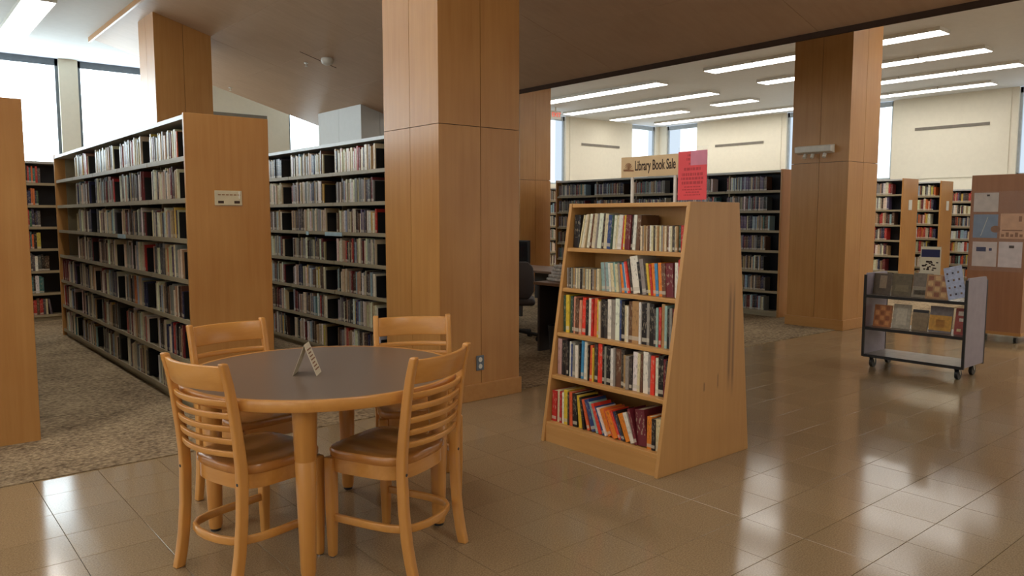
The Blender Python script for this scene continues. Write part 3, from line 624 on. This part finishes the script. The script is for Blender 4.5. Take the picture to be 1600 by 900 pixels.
# (colour, thickness mm, height mm, lean degrees: + tips the top to the right as seen)
rows = [
 [('k', 40, 205, 4)] + [('c', 11, 208, 12), ('w', 10, 210, 12), ('c', 12, 212, 11), ('w', 22, 212, 9), ('br', 9, 212, 9), ('c', 22, 214, 8), ('gr', 10, 214, 7), ('w', 26, 216, 7), ('dk', 10, 216, 6), ('c', 22, 214, 5), ('b', 22, 206, 5), ('g', 9, 206, 5), ('w', 16, 204, 5), ('c', 12, 204, 5), ('w', 24, 206, 5), ('r', 8, 200, 5), ('y', 14, 204, 4), ('m', 30, 206, 4), ('dk', 12, 206, 4), ('w', 18, 206, 4), ('br', 22, 204, 3)]
 + [(('c', 'gr', 'tn', 'c', 'br', 'w', 'c', 'dk', 'c', 'tn')[i % 10], 10, 142 + (i % 3) * 2, 0) for i in range(20)] + [('g', 12, 146, 0), ('r', 20, 148, 0)],
 [(('gr', 'c', 'dk', 'gr', 'tn', 'gr', 'c')[i % 7], 10, 126 + (i % 3), 0) for i in range(20)] + [('c', 14, 132, 0), ('t', 22, 172, -4), ('gr', 12, 174, -4), ('t', 20, 176, -5), ('w', 12, 172, -5), ('c', 18, 172, -6), ('t', 14, 178, -6), ('c', 16, 168, -6), ('gr', 12, 176, -7), ('o', 16, 168, -8), ('B', 14, 180, -9), ('w', 8, 176, -10), ('R', 12, 188, -11), ('dk', 12, 205, -11), ('w', 46, 232, -9), ('k', 14, 190, -10), ('gr', 22, 206, -9), ('dk', 10, 180, -8), ('y', 14, 184, -8), ('r', 10, 180, -7), ('o', 18, 186, -6), ('B', 16, 186, -5), ('o', 20, 190, -4), ('br', 20, 188, -4), ('m', 40, 190, -3), ('w', 18, 196, 0), ('r', 12, 214, 0)],
 [('g', 22, 232, 0), ('y', 24, 238, 0), ('g', 16, 232, 1), ('dk', 10, 222, 1), ('s', 16, 232, 1), ('br', 24, 222, 1), ('s', 18, 214, 2), ('R', 24, 232, 2), ('k', 14, 220, 1), ('w', 22, 232, 1), ('r', 14, 230, 1), ('O', 24, 236, 2), ('y', 8, 228, 1), ('c', 12, 220, 0), ('k', 26, 234, 0), ('dk', 14, 226, 0), ('w', 24, 238, 0), ('gr', 30, 240, 0), ('w', 26, 248, 0), ('b', 10, 240, 0), ('k', 20, 236, 0), ('c', 14, 214, 0), ('w', 10, 210, 0), ('br', 26, 240, 0), ('tn', 40, 245, 0), ('w', 12, 242, 0), ('k', 30, 232, 0), ('gr', 18, 242, 0), ('k', 26, 240, 0), ('dk', 14, 214, 0), ('t', 12, 222, 0), ('r', 14, 226, 0), ('tn', 20, 245, 0), ('t', 14, 238, 0), ('k', 12, 222, 0), ('gr', 14, 228, 0), ('m', 12, 224, 0)],
 [('p', 28, 228, 1), ('k', 22, 220, 1), ('dk', 14, 224, 1), ('k', 12, 216, 0), ('w', 12, 220, 1), ('b', 14, 206, 1), ('gr', 18, 218, 1), ('w', 20, 204, 0), ('k', 12, 214, 0), ('B', 18, 238, 2), ('w', 16, 234, 2), ('c', 12, 226, 1), ('k', 10, 218, 0), ('O', 16, 220, 2), ('y', 10, 206, 1), ('dk', 20, 232, 0), ('R', 30, 238, 1), ('k', 14, 236, 0), ('gr', 12, 228, 0), ('k', 28, 236, 0), ('w', 18, 222, 0), ('gr', 12, 230, 0), ('br', 34, 228, 0), ('dk', 20, 226, 0), ('tn', 14, 198, 0), ('gr', 20, 196, 0), ('dk', 16, 194, 0), ('w', 30, 226, 1), ('c', 16, 222, 1), ('br', 14, 220, 1), ('w', 30, 238, 0), ('gr', 14, 228, 0), ('R', 22, 222, 1), ('w', 16, 214, 0), ('k', 28, 230, 0), ('m', 16, 214, 0), ('dk', 14, 208, 0)],
 [('r', 26, 196, 2), ('c', 18, 204, 1), ('r', 12, 200, 1), ('w', 10, 196, 0), ('y', 22, 216, 0), ('dk', 10, 206, 0), ('O', 16, 212, -1), ('k', 26, 206, -2), ('y', 18, 200, -6), ('k', 12, 196, -10), ('O', 14, 190, -16), ('b', 26, 196, -20), ('t', 12, 190, -20), ('R', 16, 186, -22), ('b', 10, 176, -24), ('w', 9, 172, -25), ('o', 20, 168, -26), ('O', 12, 172, -26), ('o', 20, 168, -26), ('R', 10, 176, -26), ('b', 12, 172, -25), ('k', 9, 180, -25), ('o', 24, 166, -24), ('w', 18, 180, -22), ('m', 12, 206, -18), ('m', 44, 206, -8), ('o', 22, 184, 0), ('k', 16, 176, 0), ('c', 26, 178, 0)]]
yl, yr = CY1 - .027, CY0 + .027
for ri, row in enumerate(rows):
    z = CZ[ri]
    n = len(row)
    # footprint width of a leaning book along the shelf
    tot = sum(t for _, t, h, a in row) / 1000
    def layout(s):
        y = yl - .004; out = []; prevl = 0
        for i, (c, t, h, a) in enumerate(row):
            th = t / 1000 * s; al = R(a); pitch = th / math.cos(al)
            if i == 0 and a < 0: y -= h / 1000 * math.sin(-al)
            d = a - prevl
            if i and a < 0 and d < 0: y -= 0.0
            if i and prevl >= 0 and a < 0: y -= h / 1000 * math.sin(-al) * .55
            elif i and d < -1: y -= h / 1000 * (math.sin(-al) - math.sin(R(-prevl))) * .9
            if i and prevl > 0 and a < prevl: y -= h / 1000 * (math.sin(R(prevl)) - max(0, math.sin(al)))
            out.append((y - pitch / 2, th, h / 1000, al)); y -= pitch + .0008; prevl = a
        if row[-1][3] > 0: y -= row[-1][2] / 1000 * math.sin(R(row[-1][3]))
        return out, y
    lo_, hi_ = .4, 2.0
    for _ in range(30):
        mid = (lo_ + hi_) / 2; out, y = layout(mid)
        if y > yr + .006: lo_ = mid
        else: hi_ = mid
    out, y = layout(lo_)
    hmx = ((CZ[ri - 1] - .024) if ri else CT - .026) - z - .004
    for i, ((c, t, h, a), (yy, th, hh, al)) in enumerate(zip(row, out)):
        hh = min(hh, hmx / math.cos(al) - th * abs(math.tan(al)))
        dp = .125 if hh < .15 else random.uniform(.14, .17)
        if ri == 0: dp = min(dp, .16)
        o = put('sale_book', book_me); lift = th / 2 * abs(math.sin(al))
        xs = fx(z + hh * .9) + .012 + random.uniform(0, .012)
        o.location = (xs, yy, z + lift + .0005); o.scale = (dp, th, hh); o.rotation_euler = (al, 0, 0)
        o.color = c4(jit(K[c], .06)); kind = 'thin case' if hh < .15 and t <= 12 else 'book'
        tag(o, '%s %s%s, %s from left on the %s shelf of the sale bookcase' % (KN[c], 'leaning ' if abs(a) > 8 else '', kind, ordw(i), ['top', 'second', 'middle', 'fourth', 'bottom'][ri]), 'book', 'sale books on the maple bookcase')

# sign on two white posts and the red poster on the bookcase top
t = empty('sale_sign', (3.66, 3.05, CT))
for y in (3.218 - 3.05, 2.886 - 3.05): MB().box(-.006, .006, y - .008, y + .008, -.002, .2).build('post', 'white', t)
MB().box(-.008, -.003, -.255, .255, .16, .285).build('board', 'signtan', t, .001)
lt_ = text('Library Book Sale', .085, 'ink', t, (-.0088, -.014, .226), (R(90), 0, R(-90)), 'lettering', .0006, 1, .0012)
lw = max(v.co.x for v in lt_.data.vertices) - min(v.co.x for v in lt_.data.vertices); lt_.scale = (.312 / lw, 1, 1)
em = MB()
for k in range(9):
    a = R(15 + 18 * k); L0 = .052 - .002 * k
    em.poly([(-.0095, .2 - .01, .205), (-.0095, .2 - L0 * math.cos(a) * .8 - .004, .205 + L0 * math.sin(a)), (-.0095, .2 - L0 * math.cos(a) * .8 + .004, .205 + L0 * math.sin(a))], [(0, 1, 2)])
em.poly([(-.0095, .235, .20), (-.0095, .235, .212), (-.0095, .15, .205), (-.0095, .15, .195)], [(0, 1, 2, 3)])
em.build('emblem', 'brownprint', t)
tag(t, 'tan Library Book Sale sign on two white posts', 'sign')
t = empty('red_poster', (3.58, 2.70, CT), R(-4))
MB().box(-.05, .05, -.155, .12, 0, .004).build('holder_base', 'acrylic', t)
MB().box(-.004, .004, -.108, .108, .004, .31).build('holder', 'acrylic', t)
MB().box(-.0065, -.0045, -.104, .104, .012, .285).build('sheet', 'red', t)
MB().box(-.0075, -.0066, -.104, .012, .205, .285).build('corner_slip', 'pink', t)
pr = MB(); random.seed(11)
for z, h, w_ in ((.262, .012, .07), (.24, .014, .085), (.215, .010, .05), (.185, .016, .12), (.155, .016, .15), (.132, .014, .16), (.108, .016, .15), (.085, .007, .12), (.07, .007, .14), (.055, .007, .1), (.04, .006, .12)):
    y = -w_ / 2
    while y < w_ / 2:
        l = random.uniform(.008, .022); pr.box(-.0073, -.0066, y, min(y + l, w_ / 2), z - h / 2, z + h / 2); y += l + .006
pr.build('print', 'redink', t)
tag(t, 'bright red notice in a clear stand on the sale bookcase', 'poster')
random.seed(5)

# ------------------------------------------------------------------ round table
TB = (1.535, 3.155)
t = empty('round_table', (TB[0], TB[1], 0)); TR, TZ = .615, .737
MB().lathe(0, 0, [(0.0, TZ), (TR - .02, TZ), (TR - .02, TZ - .004), (0.0, TZ - .004)][1:3][::-1] and [(TR - .02, TZ - .02), (TR - .02, TZ)], 96).build('top', 'table_top', t)
eb = MB(); n = 96
prof = [(TR - .0205, TZ - .045), (TR - .004, TZ - .045), (TR, TZ - .040), (TR, TZ - .005), (TR - .004, TZ + .0008), (TR - .0205, TZ + .0008)]
eb.rings([[(r * math.cos(2 * math.pi * i / n), r * math.sin(2 * math.pi * i / n), z) for r, z in prof] for i in range(n)], close=True)
eb.build('edge_band', 'chair_x', t, 0, True)
MB().lathe(0, 0, [(TR - .06, TZ - .045), (TR - .06, TZ - .02)], 64).build('underside', 'deskdark', t)
for k, a in enumerate((52, 143.5, 235, 324)):
    a = R(a); x, y = .505 * math.cos(a), .505 * math.sin(a)
    lg = MB().lathe(x, y, [(.026, .012), (.030, .03), (.0415, .472), (.0395, .476), (.0395, .480), (.042, .484), (.049, TZ - .045)], 24).build('leg', 'chair', t, 0, True)
    MB().lathe(x, y, [(.022, 0), (.022, .012)], 16).build('glide', 'black', lg)
tag(t, 'round grey topped table with honey wood edge and tapered legs', 'table')

# tent card on the table
t = empty('tent_card', (1.425, 3.10, TZ), R(-37))
for s in (-1, 1):
    MB().poly([(s * .052, -.05, 0), (s * .052, .05, 0), (0, .05, .135), (0, -.05, .135), (s * .0505, -.05, 0), (s * .0505, .05, 0), (-s * .0008, .05, .134), (-s * .0008, -.05, .134)],
              [(0, 1, 2, 3), (7, 6, 5, 4), (0, 4, 5, 1), (1, 5, 6, 2), (2, 6, 7, 3), (3, 7, 4, 0)]).build('leaf', 'paper', t)
pm = MB()
for k in range(7):
    f0, f1 = .16 + k * .105, .16 + k * .105 + .04
    for s in (1,):
        X = lambda f: s * (.0525 * (1 - f) + .0008); Z = lambda f: .135 * f
        pm.poly([(X(f0), -.036, Z(f0)), (X(f0), .036 - .01 * (k % 3), Z(f0)), (X(f1), .036 - .01 * (k % 3), Z(f1)), (X(f1), -.036, Z(f1))], [(0, 1, 2, 3)])
pm.build('print', 'brownprint', t)
tag(t, 'folded cream tent card standing on the round table', 'card')

# ------------------------------------------------------------------ chairs
def make_chair():
    t = empty('library_chair')
    # rear posts: sabre-curved foot, straight to the seat, raked back above
    path = [(-.0, 0), (.014, .06), (.028, .14), (.040, .26), (.046, .40), (.044, .48), (.034, .58), (.018, .70), (.001, .80), (-.017, .872), (-.021, .885)]
    for s in (-1, 1):
        rs = []
        for y, z in path:
            k = z / .885; wx = .0165 - .002 * k; wy = .021 if z < .5 else .021 - .006 * (z - .5) / .385
            x = s * (.19 + .006 * k)
            rs.append([(x - wx, y - wy, z), (x + wx, y - wy, z), (x + wx, y + wy, z), (x - wx, y + wy, z)])
        lg = MB().rings(rs).build('rear_post', 'chair', t, .007, True, 3)
        MB().rod((s * .193, .046 - .0225, .415), (s * .193, .046 - .019, .415), .0065).build('screw', 'black', lg)
        MB().lathe(s * .19, 0, [(.012, -.0005), (.012, .003)], 10).build('glide', 'glide', lg)
    # seat
    out = []
    n = 48
    def outline(sc_):
        pts = []
        for i in range(n):
            a = 2 * math.pi * i / n; c, s = math.cos(a), math.sin(a); e = 2 / 4.5
            x = math.copysign(abs(c) ** e, c); y = math.copysign(abs(s) ** e, s)
            wd = .205 + .012 * (y + 1) / 2 - .006
            yy = .258 + y * .19
            if y < 0: yy -= .02 * (1 - x * x) * (-y)
            pts.append((x * wd * sc_, .258 + (yy - .258) * sc_))
        return pts
    def zt(x, y, k): return .472 - .010 * math.exp(-((abs(x) - .085) / .07) ** 2) * math.exp(-((y - .22) / .13) ** 2)
    rs = [[(x, y, .430) for x, y in outline(.90)], [(x, y, .432) for x, y in outline(.97)], [(x, y, .441) for x, y in outline(1.0)], [(x, y, .461) for x, y in outline(1.0)]]
    for k in (.975, .9, .75, .6, .45, .3, .15): rs.append([(x, y, zt(x, y, k) - (.003 if k > .95 else 0)) for x, y in outline(k)])
    MB().rings(rs).build('seat', 'seat', t, 0, True)
    ap = MB(); o1, o2 = outline(.955), outline(.86)
    ap.rings([[(a[0], a[1], .374), (a[0], a[1], .432), (b_[0], b_[1], .432), (b_[0], b_[1], .374)] for a, b_ in zip(o1, o2)], close=True)
    ap.build('apron', 'chair_x', t, 0, True)
    for s in (-1, 1):
        x, y = s * .185, .41
        lg = MB().rings([[(x + a_ * w_, y + b_ * w_, z) for a_, b_ in ((-1, -1), (1, -1), (1, 1), (-1, 1))] for w_, z in ((.013, .004), (.0165, .014), (.021, .2), (.022, .432))]).build('front_leg', 'chair', t, .008, True, 3)
        MB().lathe(x, y, [(.011, 0), (.011, .005)], 10).build('glide', 'glide', lg)
    # bent stretcher hoop
    hp = [(-.185, .405), (-.187, .30), (-.186, .20), (-.180, .13), (-.163, .075), (-.125, .038), (-.065, .018), (0, .012)]
    hp = hp + [(-x, y) for x, y in hp[-2::-1]]
    rs = []
    for i, (x, y) in enumerate(hp):
        a = Vector(hp[max(0, i - 1)]); b_ = Vector(hp[min(len(hp) - 1, i + 1)]); d_ = (b_ - a).normalized(); nx, ny_ = -d_.y, d_.x
        rs.append([(x - nx * .009, y - ny_ * .008, .160), (x + nx * .009, y + ny_ * .008, .160), (x + nx * .009, y + ny_ * .008, .192), (x - nx * .009, y - ny_ * .008, .192)])
    MB().rings(rs).build('stretcher', 'chair_x', t, .004, True)
    # curved back rails
    def ypost(z):
        for (y0, z0), (y1, z1) in zip(path, path[1:]):
            if z0 <= z <= z1: return y0 + (y1 - y0) * (z - z0) / (z1 - z0)
        return path[-1][0]
    def rail(z0, z1, name, thick=.008, bow=.042):
        rs = []; m_ = 14; xe = .186
        for i in range(m_ + 1):
            u = -1 + 2 * i / m_; x = xe * u; by = -bow * (1 - u * u)
            y0, y1 = ypost(z0) + by, ypost(z1) + by
            rs.append([(x, y0 - thick, z0), (x, y1 - thick, z1), (x, y1 + thick, z1), (x, y0 + thick, z0)])
        MB().rings(rs).build(name, 'chair_x', t, .004, True)
    rail(.775, .872, 'top_rail', .010)
    for k in range(5): rail(.515 + k * .050, .515 + k * .050 + .024, 'back_slat')
    return t
ch = make_chair()
spots = [((.931, 2.99), 14, 'ladder back chair at the near left of the table, seen from behind'), ((1.737, 2.55), 112.7, 'ladder back chair at the near right of the table, beside the bookcase'),
         ((1.38, 3.91), -82, 'ladder back chair at the far left of the table, before the stack'), ((2.232, 3.517), 242.5, 'ladder back chair at the far right of the table, before the column')]
for i, ((x, y), a, lb) in enumerate(spots):
    o = ch if i == 0 else copy_tree(ch)
    o.location = (x, y, 0); o.rotation_euler = (0, 0, R(a - 90)); tag(o, 'honey wood ' + lb, 'chair', 'four chairs around the round table')

# ------------------------------------------------------------------ book cart
t = empty('book_cart', (7.15, 2.51, 0)); CW, CDp = .885, .44
for y in (0, CW - .016):
    e2 = MB(); e2.prism([(0, .115), (CDp, .115), (CDp, .85), (CDp - .03, .89), (.03, .89), (0, .86)], 'y', y, y + .016); eo = e2.build('end_panel', 'lav', t)
    MB().box(-.012, .004, y - .003, y + .019, .105, .875).build('edge_trim', 'black', eo); MB().box(CDp - .004, CDp + .01, y - .003, y + .019, .105, .86).build('edge_trim', 'black', eo)
for z, x0, x1 in ((.125, 0, CDp), (.384, 0, CDp), (.687, 0, CDp)):
    so_ = MB().box(x0, x1, .016, CW - .016, z - .014, z).build('shelf', 'cartshelf', t)
    MB().box(x0 - .01, x0 + .004, .016, CW - .016, z - .024, z + .002).build('edge_trim', 'black', so_)
for x, y in ((.06, .07), (.06, CW - .07), (CDp - .06, .07), (CDp - .06, CW - .07)):
    c_ = MB(); c_.box(x - .022, x + .022, y - .022, y + .022, .095, .111); c_.prism([(x - .02, .095), (x + .02, .095), (x + .025, .045), (x + .008, .04)], 'y', y - .02, y - .016).prism([(x - .02, .095), (x + .02, .095), (x + .025, .045), (x + .008, .04)], 'y', y + .016, y + .02)
    co = c_.build('caster', 'glide', t)
    MB().rod((x + .016, y - .014, .046), (x + .016, y + .014, .046), .046, 20).build('wheel', 'black', co)
tag(t, 'lavender grey book cart on casters with books facing out', 'cart')
def cover(name, y0, y1, z, h, c, label, x=7.27, lean=10, pr=(), thick=.02, dz=0, roll=0, cat='book'):
    o = empty(name, (x, (y0 + y1) / 2, z)); o.rotation_euler = (R(roll), R(lean), 0); w_ = abs(y1 - y0) / 2
    mt = plain(name + '_cover', srgb(*c), .35, noise=.2, scale=30)
    MB().box(0, thick, -w_, w_, 0, h).build('cover', mt, o)
    MB().box(.003, thick - .003, -w_ + .002, w_ + .0015, .003, h + .0015).build('pages', 'pages', o)
    for (a, b_, u, v, cc) in pr:      # printed areas, fractions left-to-right and bottom-to-top
        m2 = plain(name + '_print', srgb(*cc), .4, noise=.15, scale=40)
        MB().box(-.0012, 0, w_ - 2 * w_ * b_, w_ - 2 * w_ * a, h * u, h * v).build('print', m2, o)
    return tag(o, label, cat)
Z1, Z2 = .688, .385
cover('display_book', 3.215, 3.375, Z1, .20, (92, 78, 62), 'dark glossy book facing out at the left of the cart top', pr=((.35, .75, .3, .9, (150, 130, 105)),))
cover('display_book', 3.03, 3.203, Z1, .205, (104, 92, 66), 'olive covered book facing out, second on the cart top', pr=((.15, .85, .2, .5, (124, 110, 80)),))
cover('display_book', 2.86, 3.02, Z1, .22, (120, 108, 92), 'grey book before the notice in the middle of the cart top', pr=((.0, 1, .0, .45, (150, 138, 118)), (.1, .9, .1, .3, (96, 84, 66))))
cover('display_book', 2.70, 2.892, Z1, .215, (176, 132, 86), 'tan patterned book facing out right of the cart notice', x=7.24, pr=[(.08 + .3 * i, .3 + .3 * i, .08 + .23 * j, .26 + .23 * j, ((206, 166, 112), (150, 92, 60))[(i + j) % 2]) for i in range(3) for j in range(4)])
cover('picture_sheet', 2.535, 2.68, Z1 + .021, .29, (176, 186, 214), 'pale blue sheet of small pictures leaning at the cart right', x=7.20, lean=14, roll=-16, thick=.006, pr=[(.12 + .3 * i, .22 + .3 * i, .11 + .22 * j, .17 + .22 * j, ((96, 66, 60), (60, 56, 80), (120, 90, 70))[(i + 2 * j) % 3]) for i in range(3) for j in range(4)], cat='sheet')
cover('display_book', 3.20, 3.36, Z2, .205, (182, 112, 58), 'orange brown book facing out on the cart middle shelf', pr=[(.08 + .3 * i, .3 + .3 * i, .08 + .23 * j, .26 + .23 * j, ((206, 140, 80), (150, 86, 44))[(i + j) % 2]) for i in range(3) for j in range(4)])
cover('display_book', 3.03, 3.185, Z2, .225, (178, 168, 148), 'pale grey book facing out on the cart middle shelf', pr=((.2, .8, .15, .85, (200, 190, 168)),))
cover('display_book', 2.875, 3.01, Z2, .19, (140, 118, 86), 'khaki book with black top band on the cart middle shelf', pr=((0, 1, .86, 1, (36, 32, 34)),))
cover('display_book', 2.675, 2.862, Z2, .235, (120, 108, 104), 'yellow and grey book facing out on the cart middle shelf', pr=((0, 1, .08, .66, (206, 150, 54)), (.3, .7, .2, .5, (186, 126, 44))))
cover('display_book', 2.54, 2.65, Z2, .235, (156, 56, 44), 'red book with white lettering at the cart middle shelf end', pr=((.2, .9, .72, .88, (220, 200, 180)), (.3, .95, .5, .62, (220, 200, 180)), (.2, .5, .12, .22, (214, 180, 130))))
t = empty('cart_notice', (7.42, 2.93, Z1)); MB().box(0, .006, -.09, .09, 0, .46).build('holder', 'acrylic', t); MB().box(-.05, .06, -.09, .09, 0, .004).build('foot', 'acrylic', t)
MB().box(-.003, 0, -.087, .087, .03, .455).build('sheet', 'paper', t); MB().box(-.004, -.003, -.08, .08, .36, .43).build('header_print', 'navy', t)
pm = MB(); random.seed(3)
for k in range(26): 
    a = random.uniform(-.07, .055); b_ = random.uniform(.235, .32); pm.box(-.004, -.003, a, a + .018, b_, b_ + .012)
pm.build('print', 'ink', t)
tag(t, 'white notice with navy heading standing upright on the book cart', 'notice')

# ------------------------------------------------------------------ bulletin tower at the right
t = empty('bulletin_tower', (9.75, 2.87, 0)); BW = .575
MB().box(0, BW, 0, BW, .085, 1.885).build('body', wood('tower_veneer', srgb(150, 100, 66), srgb(164, 113, 76), .4), t, .004)
MB().box(-.006, BW + .006, -.006, BW + .006, .085, .12).build('bottom_rail', 'maple_h', t)
for x in (.06, BW - .06):
    for y in (.06, BW - .06):
        c_ = MB().box(x - .02, x + .02, y - .02, y + .02, .06, .085).build('caster', 'glide', t); MB().rod((x, y - .014, .034), (x, y + .014, .034), .034, 18).build('wheel', 'black', c_)
MB().box(-.008, 0, .02, .552, .80, 1.70).build('clear_cover', 'acrylic', t)
sheets = [(.29, .54, 1.47, 1.685, (196, 182, 170), 0), (.285, .535, 1.175, 1.44, (122, 138, 158), 1), (.02, .26, 1.17, 1.45, (206, 158, 120), 2), (.28, .53, .85, 1.13, (206, 190, 182), 3), (.03, .262, .85, 1.135, (210, 196, 192), 4)]
for a, b_, u, v, c, k in sheets:
    s_ = MB().box(-.0025, -.0005, a, b_, u, v).build('sheet', plain('notice_paper', srgb(*c), .6, noise=.1, scale=14), t)
    pm = MB()
    if k == 1: pm.prism([(a + .02 + .05 * math.cos(q), u + .1 + .04 * math.sin(q)) for q in [i * math.pi / 5 for i in range(10)]], 'x', -.0032, -.0025).build('print', 'brownprint', s_); MB().poly([(-.0032, a + .10, v - .03), (-.0032, a + .104, v - .03), (-.0032, a + .17, u + .02), (-.0032, a + .166, u + .02)], [(0, 1, 2, 3)]).build('print', 'paper', s_)
    elif k == 2:
        for i in range(5): pm.box(-.0032, -.0025, a + .015 + .045 * i, a + .045 + .045 * i, u + .02, u + .05 + .02 * (i % 2))
        pm.box(-.0032, -.0025, a + .02, b_ - .02, u + .085, u + .1); pm.box(-.0032, -.0025, a + .03, a + .06, v - .09, v - .03); pm.build('print', 'brownprint', s_)
    elif k == 3: pm.box(-.0032, -.0025, b_ - .14, b_ - .04, v - .11, v - .06); pm.box(-.0032, -.0025, b_ - .2, b_ - .17, v - .10, v - .07); pm.build('print', 'navy', s_)
    elif k == 4: pm.box(-.0032, -.0025, a + .08, a + .13, v - .07, v - .04); pm.build('print', 'ink', s_)
    else: pm.box(-.0032, -.0025, a + .09, a + .12, v - .04, v - .02); pm.build('print', 'ink', s_)
tag(t, 'brown wood bulletin tower on casters with posted notices', 'notice board')

# ------------------------------------------------------------------ desk corner behind the sale bookcase
t = empty('office_desk', (5.3, 4.95, 0))
MB().box(0, .76, -.1, 1.06, .71, .74).build('top', 'desk', t, .004)
MB().box(.30, .32, -.06, 1.02, .15, .71).build('modesty_panel', 'deskdark', t)
for y in (-.06, 1.0): MB().box(.04, .72, y, y + .03, 0, .71).build('side_panel', 'deskdark', t)
MB().box(.1, .66, .02, .42, .1, .70).build('drawer_pedestal', 'deskdark', t)
tag(t, 'dark panelled office desk behind the sale bookcase', 'desk')
random.seed(21)
t = empty('wrapped_papers', (5.64, 5.70, .741))
for k in range(5):
    s = .20 - .012 * k
    MB().box(-s * .8 + random.uniform(-.01, .01), s * .8, -s * 1.55 + random.uniform(-.02, .02), s * 1.45 + random.uniform(-.02, .02), .034 * k, .034 * k + .032).build('bundle', 'wrap', t, .008, True)
tag(t, 'plastic wrapped stack of papers on the office desk', 'papers')
t = empty('computer_table', (6.4, 7.0, 0)); MB().box(0, .7, -.7, 1.3, .71, .74).build('top', 'desk', t, .004)
for x in (.05, .61):
    for y in (-.65, 1.21): MB().box(x, x + .04, y, y + .04, 0, .71).build('leg', 'deskdark', t)
MB().box(.6, .62, -.6, .9, .3, .71).build('modesty_panel', 'deskdark', t)
tag(t, 'low table carrying the computer monitor beside the column', 'table')
t = empty('computer_monitor', (6.66, 7.92, .741), R(8)); MB().box(-.11, .11, -.13, .13, 0, .012).build('foot', 'black', t); MB().box(0, .03, -.03, .03, .01, .15).build('stand', 'black', t)
MB().box(-.03, .02, -.26, .26, .05, .36).build('housing', 'black', t, .006); MB().box(-.032, -.0295, -.24, .24, .07, .34).build('screen', plain('screen_glass', (.01, .012, .016), .08), t)
tag(t, 'black computer monitor on the table beyond the office chair', 'monitor')
t = empty('pale_device', (6.50, 7.74, .741)); MB().box(-.03, .03, -.03, .03, 0, .2).build('body', 'alu', t, .006); MB().box(-.032, -.03, -.02, .02, .05, .17).build('front', 'lav', t)
tag(t, 'small pale upright device in front of the monitor', 'device')
t = empty('office_chair', (5.62, 6.70, 0), R(140))
MB().rings([[(-.21 * k, y, z) if 0 else (sx * wx, y + sy * .03, z) for sx, sy in ((-1, -1), (1, -1), (1, 1), (-1, 1))] for k, (wx, y, z) in enumerate([(.17, .2, .50), (.22, .215, .58), (.23, .23, .72), (.21, .25, .86), (.15, .265, .92)])]).build('backrest', 'fabric', t, .02, True, 3)
MB().rings([[(sx * k, sy * k, z) for sx, sy in ((-1, -1), (1, -1), (1, 1), (-1, 1))] for k, z in ((.2, .42), (.235, .435), (.24, .48), (.21, .50))]).build('seat', 'fabric', t, .02, True, 3)
MB().box(-.03, .03, .17, .24, .44, .6).build('back_bar', 'black', t)
MB().cyl(0, 0, .1, .43, .025).build('gas_column', 'black', t)
for k in range(5):
    a = R(72 * k + 15); c_, s_ = math.cos(a), math.sin(a)
    lg = MB().rod((0, 0, .12), (.3 * c_, .3 * s_, .075), .02).build('base_arm', 'black', t)
    MB().rod((.3 * c_ - .02 * s_, .3 * s_ + .02 * c_, .032), (.3 * c_ + .02 * s_, .3 * s_ - .02 * c_, .032), .032, 14).build('caster', 'black', lg)
tag(t, 'grey office swivel chair between the column and the desk', 'chair')
t = empty('waste_bin', (5.42, 5.72, 0)); MB().lathe(0, 0, [(.10, 0), (.13, .3), (.122, .3), (.095, .01)], 20).build('bin', 'black', t, 0, True)
tag(t, 'dark waste bin under the office desk', 'bin')
